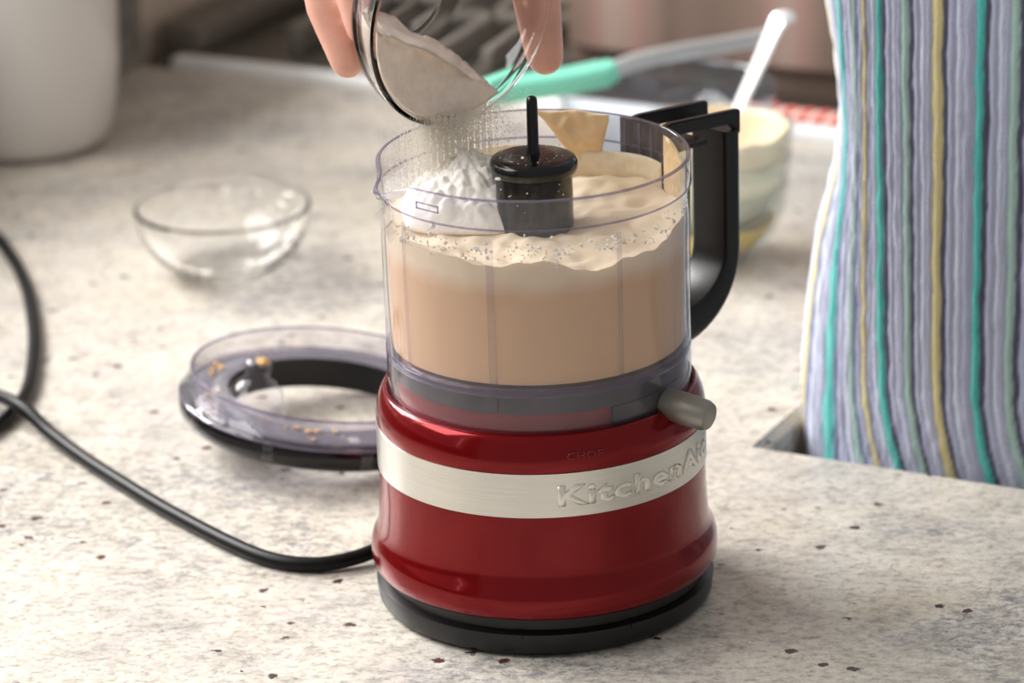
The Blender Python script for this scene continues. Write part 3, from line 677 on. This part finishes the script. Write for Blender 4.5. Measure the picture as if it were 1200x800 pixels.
kb = lathe([(0.0, -0.0118), (0.0130, -0.0118), (0.0150, -0.008), (0.0150, 0.004), (0.0145, 0.0100), (0.0125, 0.0170), (0.0090, 0.0215), (0.0062, 0.0235), (0.0058, 0.0265), (0.0070, 0.0290), (0.0058, 0.0320), (0.0030, 0.0334), (0, 0.0337)], 48)
bmesh.ops.transform(kb, matrix=Matrix.Translation((-0.033, -0.012, 0)), verts=kb.verts); link('clear_knob', kb, LIDP, ld, sharp=60)
bm = box(0.060, 0.082, -0.012, 0.012, 0.010, 0.020, 0.003, T=Matrix.Rotation(R(38), 4, 'Z')); link('clear_tab', bm, LIDP, ld)
for a in (-148, -110, -72): link('lid_clip', box(0.0685, 0.0712, -0.003, 0.003, 0.0030, 0.0125, 0.0008, T=Matrix.Rotation(R(a), 4, 'Z')), LIDP, ld)
bm = bmesh.new(); rn = random.Random(9)
for k in range(34):
    a = rn.choice((rn.uniform(R(-130), R(-30)), rn.uniform(R(150), R(220)))); r = rn.uniform(0.053, 0.0625)
    ico(bm, (r * math.cos(a), r * math.sin(a), 0.0140 + (0.064 - r) * 0.2), rn.uniform(0.0004, 0.0016), 1, (1.3, 1, 0.6), 0.5)
ico(bm, (-0.031, -0.014, 0.0325), 0.0034, 2, (1, 1, 0.6), 0.4)
o = link('batter_spots', bm, plain('orange_batter_spot', (222, 178, 118), 0.35), ld); o['kind'] = 'stuff'
ld.rotation_euler = (R(-0.57), R(7.0), 0)
ld.location.z = 0.0088

# ------------------------------------------------------------------ canister
cn = thing('ceramic_canister', 'large white ceramic canister standing by the wall', 'canister', (-0.2935, 0.6890, 0.0005))
link('jar_body', lathe([(0, 0.0022), (0.048, 0.0022), (0.050, 0.004), (0.0535, 0.012), (0.0570, 0.028), (0.0600, 0.052), (0.0612, 0.080), (0.0612, 0.120), (0.0600, 0.170), (0.0590, 0.205), (0.0570, 0.206), (0.0570, 0.200), (0, 0.20)], 96), CERAM, cn, sharp=50)
link('foot', lathe([(0, 0), (0.046, 0), (0.0465, 0.0022), (0, 0.0022)], 64), plain('unglazed_foot', (120, 112, 104), 0.8), cn, sharp=30)
link('jar_lid', lathe([(0, 0.2065), (0.0600, 0.2065), (0.0605, 0.2110), (0.057, 0.2180), (0.02, 0.2240), (0.010, 0.2280), (0.013, 0.2400), (0.008, 0.2460), (0, 0.2470)], 64), CERAM, cn, sharp=50)

# ------------------------------------------------------------------ nested glass bowls, spoon
stx, sty = 0.1075, 0.4300
labels = ['yellow streaked glass bowl, lowest of the nested stack behind the handle', 'cream smeared glass bowl, middle of the nested stack behind the handle', 'batter smeared glass bowl with a spoon, topmost of the nested stack']
for k in range(3):
    z = 0.0006 + 0.0150 * k
    t = glass_bowl('mixing_bowl', labels[k], (stx + 0.0015 * k, sty, z), prep_profile(0.0445 + 0.0005 * k, 0.043, 0.022, 0.0022), THING, 'nested glass bowls behind the chopper')
    t.rotation_euler = (R(0.4), R(-0.5 * k), 0)
    # food film inside each bowl
    b = bmesh.new(); pr = []
    rim, h, base = 0.0445 + 0.0005 * k, 0.043, 0.022
    for i in range(0, 11):
        q = (0.05, 0.05, 0.05)[k] + ((0.50, 0.92, 0.93)[k]) * i / 10
        pr.append((base + (rim - base) * (math.sin(q * PI / 2) ** 0.85) - 0.0027, 0.0008 + (h - 0.0008) * q ** 1.25 + 0.0028 * (1 - q) + 0.0008))
    prb = [(r - 0.0012, z_ + 0.0006) for r, z_ in pr[::-1]]
    def ff(r, a, z_):
        k2 = 1 + 0.02 * math.sin(5 * a); return r * math.cos(a), r * math.sin(a), z_ + (0.0022 * noise.noise(Vector((math.cos(a) * 3, math.sin(a) * 3, z_ * 200))) if z_ > 0.02 else 0)
    lathe([(0, pr[0][1] - 0.0002)] + pr + prb + [(0, prb[-1][1] + 0.0002)], 64, bm=b, fn=ff)
    link('food_film', b, (EGG, RESID, plain('pale_batter_film', (236, 218, 186), 0.45))[k], t, sharp=0)
sp = thing('spoon', 'white bright metal spoon leaning out of the nested glass bowls', 'spoon', (stx, sty, 0.05))
p0 = Vector((-0.006, 0.004, 0.002)); 
hp = [Vector((0.000, -0.006, 0.0040)), Vector((0.010, -0.003, 0.018)), Vector((0.0200, 0.001, 0.038)), Vector((0.0300, 0.005, 0.058)), Vector((0.0390, 0.009, 0.0765)), Vector((0.0435, 0.010, 0.0808)), Vector((0.0490, 0.011, 0.0806))]
pth = spline(hp, 8); scs = [(0.55 + 0.75 * min(1, i / 34.0) if i < 38 else max(0.5, 1.3 - (i - 38) * 0.09), 1.0) for i in range(len(pth))]
link('handle', sweep(pth, rrect(0.0105, 0.0026, 0.0010), up=Vector((-0.75, -0.45, 0.6)), scales=scs), SPOONM, sp, sharp=50)
bm = bmesh.new(); ico(bm, (-0.008, -0.010, 0.0000), 0.012, 3, (1.0, 0.8, 0.25))
bmesh.ops.rotate(bm, cent=(-0.008, -0.010, 0), matrix=Matrix.Rotation(R(-25), 3, 'Y'), verts=bm.verts); link('spoon_bowl', bm, SPOONM, sp)

# ------------------------------------------------------------------ large bluish bowl with the scraper across it
bb = glass_bowl('mixing_bowl', 'wide bluish clear bowl behind the chopper with a scraper across its rim', (0.0950, 0.5920, 0.0006), prep_profile(0.0640, 0.048, 0.030, 0.0026), GLASSB)
scp = thing('scraper', 'scraper with mint green end and grey metal shaft across the bluish bowl', 'spatula', (0.0950, 0.5920, 0.052))
a = [Vector((-0.090, -0.038, 0.0110)), Vector((-0.062, -0.032, 0.0125)), Vector((-0.037, -0.024, 0.0145))]
link('mint_blade', sweep(spline([Vector((-0.107, -0.044, 0.0098))] + a, 5), rrect(0.021, 0.0130, 0.005), up=Vector((0, 0, 1))), MINT, scp, sharp=50)
link('shaft', sweep(spline([a[-1], Vector((-0.020, -0.016, 0.0185)), Vector((0.004, -0.006, 0.0205)), Vector((0.035, 0.006, 0.0215)), Vector((0.060, 0.014, 0.0230))], 6), rrect(0.0105, 0.0090, 0.0035), up=Vector((0, 0, 1))), SHAFT, scp, sharp=50)
link('ferrule', sweep(spline([Vector((-0.040, -0.0250, 0.0142)), Vector((-0.032, -0.0215, 0.0158))], 3), rrect(0.0150, 0.0115, 0.004), up=Vector((0, 0, 1))), MINT, scp, sharp=50)

# ------------------------------------------------------------------ checked towel on the range
tw = thing('kitchen_towel', 'folded red and white checked towel on the range edge', 'towel', uv(-0.09, 0.695, -0.001))
inv = Matrix.Translation(-tw.location)
link('fold', box(-0.20, 0.005, 0.674, 0.694, -0.0010, 0.0028, 0.0015, T=inv @ ROT), TOWW, tw)
link('fold', box(-0.199, 0.004, 0.6745, 0.6935, 0.0029, 0.0068, 0.0015, T=inv @ ROT), TOWW, tw)
bm = bmesh.new()
for i in range(18):
    x = -0.198 + 0.0112 * i
    box(x, x + 0.0070, 0.6735, 0.6945, 0.0010, 0.0074, 0.0004, bm, T=inv @ ROT)
o = link('red_checks', bm, TOWR, tw); o['kind'] = 'stuff'

# ------------------------------------------------------------------ person
pe = thing('person', 'person in a striped gauze dress, one hand holding the tipped glass bowl', 'person', uv(0.30, 0.40, FLZ))
PL = pe.location.copy()
def cone(bm, a, b, ra, rb, sub=2):
    nb = bmesh.new()
    for c, r in ((a, ra), (b, rb)):
        g = bmesh.ops.create_icosphere(nb, subdivisions=sub, radius=r)
        for v in g['verts']: v.co += Vector(c)
    h = bmesh.ops.convex_hull(nb, input=nb.verts)
    kill = [x for x in h['geom_interior'] + h['geom_unused'] if isinstance(x, bmesh.types.BMVert)]
    bmesh.ops.delete(nb, geom=list(set(kill)), context='VERTS')
    tmp = bpy.data.meshes.new('t'); nb.to_mesh(tmp); nb.free(); bm.from_mesh(tmp); bpy.data.meshes.remove(tmp)
def remesh(bm, vox, smooth):
    me = bpy.data.meshes.new('rm'); bm.to_mesh(me); bm.free(); o = bpy.data.objects.new('rm', me); COL.objects.link(o)
    mo = o.modifiers.new('r', 'REMESH'); mo.mode = 'VOXEL'; mo.voxel_size = vox
    sm = o.modifiers.new('s', 'SMOOTH'); sm.iterations = smooth; sm.factor = 0.5
    dg = bpy.context.evaluated_depsgraph_get(); m2 = bpy.data.meshes.new_from_object(o.evaluated_get(dg))
    bpy.data.objects.remove(o); bpy.data.meshes.remove(me); return m2
def V(*a): return Vector(a)
elbow = V(0.155, 0.300, 0.330); wrist = V(0.030, 0.150, 0.352)
hand = bmesh.new()
def chain(pts, rad):
    for (p, q), (a_, b_) in zip(zip(pts, pts[1:]), zip(rad, rad[1:])): cone(hand, p, q, a_, b_)
cone(hand, elbow, elbow * 0.55 + wrist * 0.45, 0.040, 0.036); cone(hand, elbow * 0.55 + wrist * 0.45, wrist, 0.036, 0.024)
kn = {'index': V(-0.045, 0.068, 0.305), 'middle': V(-0.052, 0.086, 0.308), 'ring': V(-0.049, 0.104, 0.303), 'little': V(-0.037, 0.119, 0.295)}
for k in kn.values(): cone(hand, wrist, k, 0.021, 0.0125)
cone(hand, kn['index'], kn['middle'], 0.0125, 0.0125); cone(hand, kn['middle'], kn['ring'], 0.0125, 0.012); cone(hand, kn['ring'], kn['little'], 0.012, 0.011)
chain([kn['index'], V(-0.0650, 0.048, 0.2800), V(-0.0615, 0.0370, 0.2570), V(-0.0580, 0.0325, 0.2415)], [0.0115, 0.0098, 0.0088, 0.0078])
chain([kn['middle'], V(-0.0790, 0.060, 0.2830), V(-0.0740, 0.0490, 0.2470), V(-0.0655, 0.0420, 0.2245)], [0.0120, 0.0100, 0.0090, 0.0078])
chain([kn['ring'], V(-0.0740, 0.087, 0.280), V(-0.0700, 0.0790, 0.2560), V(-0.0620, 0.0740, 0.2380)], [0.0115, 0.0092, 0.0082, 0.0072])
chain([kn['little'], V(-0.0560, 0.111, 0.275), V(-0.0540, 0.1050, 0.2570), V(-0.0490, 0.1000, 0.2440)], [0.0105, 0.0085, 0.0075, 0.0066])
cone(hand, wrist, V(0.022, 0.108, 0.312), 0.021, 0.0165)
chain([V(0.022, 0.108, 0.312), V(0.0135, 0.0820, 0.2760), V(0.0150, 0.0680, 0.2440), V(0.0180, 0.0625, 0.2180)], [0.0155, 0.0125, 0.0108, 0.0084])
cone(hand, V(0.016, 0.092, 0.292), kn['index'], 0.012, 0.011)
bod = bmesh.new()
hip = uv(0.216, 0.352)
def C_(p, q, a_, b_, s=2): cone(bod, p, q, a_, b_, s)
fx = Vector((-0.6, -0.8, 0)); sx = Vector((-0.8, 0.6, 0))
neckb = Vector((hip.x, hip.y, 0.545)); headc = Vector((hip.x, hip.y, 0.690)) + fx * 0.02
shR = neckb + sx * 0.165 + Vector((0, 0, -0.045)); shL = neckb - sx * 0.165 + Vector((0, 0, -0.045))
hz = Vector((hip.x, hip.y, 0.0))
C_(hz + Vector((0, 0, -0.02)), hz + Vector((0, 0, 0.18)), 0.125, 0.115); C_(hz + Vector((0, 0, 0.18)), neckb + Vector((0, 0, -0.16)), 0.115, 0.125)
C_(shR, shL, 0.055, 0.055); C_(neckb + Vector((0, 0, -0.16)), neckb + Vector((0, 0, -0.05)), 0.12, 0.075); C_(neckb + Vector((0, 0, -0.05)), headc, 0.055, 0.050)
C_(headc, headc + Vector((0, 0, 0.045)), 0.076, 0.088); C_(headc + fx * 0.03 + Vector((0, 0, -0.055)), headc + fx * 0.02, 0.045, 0.066)
C_(headc + fx * 0.086 + Vector((0, 0, 0.005)), headc + fx * 0.100 + Vector((0, 0, -0.022)), 0.008, 0.013)
C_(headc + fx * 0.070 + sx * 0.014 + Vector((0, 0, -0.052)), headc + fx * 0.070 - sx * 0.014 + Vector((0, 0, -0.052)), 0.010, 0.010)
for s in (-1, 1): C_(headc + sx * 0.082 * s + Vector((0, 0, 0.022)), headc + sx * 0.084 * s + Vector((0, 0, -0.020)), 0.014, 0.009)
C_(shR, elbow, 0.052, 0.041)
elL = shL + Vector((0.06, 0.03, -0.29)); C_(shL, elL, 0.052, 0.040)
wrL = elL + fx * 0.05 + Vector((0.03, 0.0, -0.25)); C_(elL, wrL, 0.040, 0.026); C_(wrL, wrL + Vector((0, 0, -0.09)), 0.026, 0.026)
for k in range(4):
    q = wrL + Vector((0, 0, -0.09)) + fx * (0.024 - 0.016 * k); C_(q, q + Vector((0, 0, -0.075 + 0.008 * abs(k - 1.3))) + sx * 0.012, 0.009, 0.0075, 1)
q = wrL + fx * 0.03 + Vector((0, 0, -0.04)); C_(q, q + fx * 0.02 + Vector((0, 0, -0.055)), 0.011, 0.008, 1)
for s in (-1, 1):
    h0 = hz + sx * 0.085 * s + Vector((0, 0, -0.05)); kn_ = h0 + Vector((0, 0, -0.40)) + fx * 0.01; an = kn_ + Vector((0, 0, -0.38)) - fx * 0.01
    C_(h0, kn_, 0.082, 0.055); C_(kn_, kn_ + Vector((0, 0, -0.13)) - fx * 0.012, 0.055, 0.054); C_(kn_ + Vector((0, 0, -0.13)) - fx * 0.012, an, 0.052, 0.036)
    an.z = FLZ + 0.075; C_(an, an - fx * 0.03 + Vector((0, 0, -0.04)), 0.036, 0.033); C_(an + Vector((0, 0, -0.045)), an + fx * 0.14 + Vector((0, 0, -0.052)), 0.030, 0.022)
for v in bod.verts: v.co -= PL
for v in hand.verts: v.co -= PL
mb = remesh(bod, 0.006, 8); mh = remesh(hand, 0.0016, 9)
bm = bmesh.new(); bm.from_mesh(mb); bm.from_mesh(mh); bpy.data.meshes.remove(mb); bpy.data.meshes.remove(mh)
link('body', bm, SKIN, pe, sharp=0)
# hair cap
bm = bmesh.new(); hc = headc - PL - fx * 0.018 + Vector((0, 0, 0.040))
for v in ico(bm, hc, 1.0, 4, (0.098, 0.104, 0.104)):
    d = v.co - hc
    if d.dot(fx) > 0.045 and d.z < 0.055: v.co -= fx * min(0.06, d.dot(fx) - 0.02) 
    if d.dot(fx) < 0 and d.z < 0: v.co.z -= 0.09 * min(1, -d.z / 0.1)
link('hair', bm, HAIR, pe)

# dress: rounded rows round the body, pressed against the worktop edges below counter height
TH = [180, 186, 192, 198, 202, 206, 210, 214, 218, 222, 226, 230, 235, 240, 245, 250, 255, 260, 265, 268, 275, 300]
PX = [900, 912, 922, 931, 937, 943, 949, 955, 960, 966, 973, 982, 999, 1019, 1043, 1072, 1106, 1149, 1196, 1226, 1300, 1560]
def interp(x, X, Y):
    if x <= X[0]: return Y[0] + (x - X[0]) * 3.0
    for i in range(len(X) - 1):
        if x <= X[i + 1]: return Y[i] + (Y[i + 1] - Y[i]) * (x - X[i]) / (X[i + 1] - X[i])
    return Y[-1] + (x - X[-1]) * 8.0
CL = {'l': (172, 177, 203), 'p': (205, 212, 232), 's': (112, 119, 156), 'd': (74, 74, 96), 't': (86, 192, 186), 'y': (214, 203, 152), 'm': (166, 196, 190), 'w': (232, 236, 246)}
STR = [(900, 'p'), (908, 's'), (913, 'l'), (924, 't'), (931, 'w'), (938, 'p'), (944, 'w'), (949, 'y'), (956, 's'), (960, 'p'), (966, 'l'), (973, 't'), (981, 's'), (985, 'l'), (994, 'p'), (1000, 'm'), (1006, 's'), (1010, 'l'), (1016, 'y'), (1022, 's'), (1025, 'l'), (1031, 'p'), (1037, 't'), (1046, 'd'), (1052, 'l'), (1061, 'p'), (1066, 'l'), (1071, 'm'), (1079, 'd'), (1084, 'l'), (1092, 'p'), (1098, 'l'), (1104, 'y'), (1115, 'd'), (1121, 'l'), (1131, 'p'), (1138, 'l'), (1151, 't')]
P0, P1 = 1037, 1151
def stripe(x):
    if x >= P1: x = P0 + (x - P0) % (P1 - P0)
    if x < 900: x = P0 + (x - P0) % (P1 - P0)
    cur, nxt, pos, end = 'l', 'l', 900, 908
    for i in range(len(STR) - 1):
        if STR[i][0] <= x < STR[i + 1][0]: cur, nxt, pos, end = STR[i][1], STR[i + 1][1], STR[i][0], STR[i + 1][0]; break
    c = lin(CL[cur]); w = end - pos; mid = (x - pos) / w
    e = min(1.0, (end - x) / 1.2); 
    if e < 1: c2 = lin(CL[nxt]); c = tuple(a_ * e + b_ * (1 - e) for a_, b_ in zip(c, c2))
    return c, math.sin(PI * mid) * (0.5 if cur in 'ds' else 1.0)
ZS = [(-0.55, 1.32), (-0.30, 1.22), (-0.12, 1.10), (-0.03, 1.076), (0.0, 1.081), (0.03, 1.072), (0.06, 1.058), (0.09, 1.037), (0.12, 0.997), (0.15, 0.982), (0.18, 0.999), (0.21, 1.024), (0.24, 1.040), (0.27, 1.05), (0.30, 1.04), (0.36, 0.98), (0.42, 0.86), (0.46, 0.74), (0.50, 0.55), (0.525, 0.42)]
def sz(z):
    for (a_, p_), (b_, q_) in zip(ZS, ZS[1:]):
        if z <= b_:
            t = (z - a_) / (b_ - a_); t = t * t * (3 - 2 * t) if z > 0.3 else t; return p_ + (q_ - p_) * t
    return ZS[-1][1]
HU, HV, PW = 0.18, 0.15, 4.0
zr = [-0.55 + 0.0225 * i for i in range(22)] + [-0.05 + 0.004 * i for i in range(80)] + [0.275 + 0.0125 * i for i in range(21)]
th = [R(a_) for a_ in [2.0 * i for i in range(90)]] + [R(180 + 0.16 * i) for i in range(563)] + [R(270.2 + 0.28 * i) for i in range(268)] + [R(346 + 2 * i) for i in range(7)]
verts, faces, cols = [], [], []
for z in zr:
    s = sz(z)
    for t in th:
        c, si = math.cos(t), math.sin(t)
        d = math.degrees(t)
        wob = 2.2 * noise.noise(Vector((d * 0.35, z * 55, 2))) + 1.6 * noise.noise(Vector((d * 1.3, z * 190, 5)))
        px = interp(d, TH, PX) + wob * (0.35 if d < 215 else 0.8)
        if 228 < d < 340: px -= (26 * min(1.6, max(0.0, (0.035 - z) / 0.05)) ** 1.4 - 14 * (z - 0.03) / 0.2 * max(0, 1 - abs(d - 245) / 15)) * min(1, (d - 228) / 20)
        colr, ridge = stripe(px)
        w_ = max(0.0, min(1.0, (246 - d) / 38)) if d > 180 else 1.0; w_ = w_ * w_ * (3 - 2 * w_)
        sb = 1.06 if z < 0.27 else 1.06 * s / 1.05
        if 180 < d < 330: s_r = sb + (s - sb) * w_
        else: s_r = s
        f = s_r * (1 + 0.010 * noise.noise(Vector((d * 0.05, z * 4, 9))) * (1 if z < 0.1 else 0.6)) + 0.0050 * (ridge - 0.5) + 0.004 * noise.noise(Vector((d * 0.6, z * 120, 3)))
        a_ = math.copysign(abs(c) ** (2 / PW), c) * HU * f; b_ = math.copysign(abs(si) ** (2 / PW), si) * HV * f
        u_, v_ = 0.033 + HU + a_, 0.193 + HV * 1.07 + b_
        if z < 0.05: u_ = max(u_, EU + 0.003 - max(0, z - 0.004) * 0.5 + (0.020 * min(1, max(0, -0.034 - z) / 0.02)))
        if z < 0.01: v_ = max(v_, EV + 0.0025 + (0.0 if z > -0.03 else 0.0))
        p = uv(u_, v_, z) - PL; verts.append(p[:]); cols.append(colr + (1.0,))
n = len(th)
for j in range(len(zr) - 1):
    for i in range(n):
        k = (i + 1) % n; faces.append((j * n + i, j * n + k, (j + 1) * n + k, (j + 1) * n + i))
me = bpy.data.meshes.new('striped_dress'); me.from_pydata(verts, [], faces); me.materials.append(FABRIC); me.shade_smooth()
ca = me.color_attributes.new('weave', 'FLOAT_COLOR', 'POINT')
ca.data.foreach_set('color', [x for c in cols for x in c])
o = bpy.data.objects.new('striped_dress', me); COL.objects.link(o); o.parent = pe
# short sleeves
def sleeve(a_, b_, r0_, r1_):
    pth = [a_ + (b_ - a_) * (i / 20) - PL for i in range(21)]
    b = bmesh.new(); sweep(pth, circ(1.0, 40), b, scales=[r0_ + (r1_ - r0_) * i / 20 for i in range(21)], cap=False)
    o = link('sleeve', b, FABRIC, pe, sharp=0)
    c2 = o.data.color_attributes.new('weave', 'FLOAT_COLOR', 'POINT')
    c2.data.foreach_set('color', [x for i in range(len(o.data.vertices)) for x in stripe(1037 + (i % 40) * 11.4)[0] + (1.0,)])
sleeve(shR - (elbow - shR) * 0.05, shR + (elbow - shR) * 1.06, 0.066, 0.056); sleeve(shL, shL + (elL - shL) * 0.8, 0.066, 0.056)
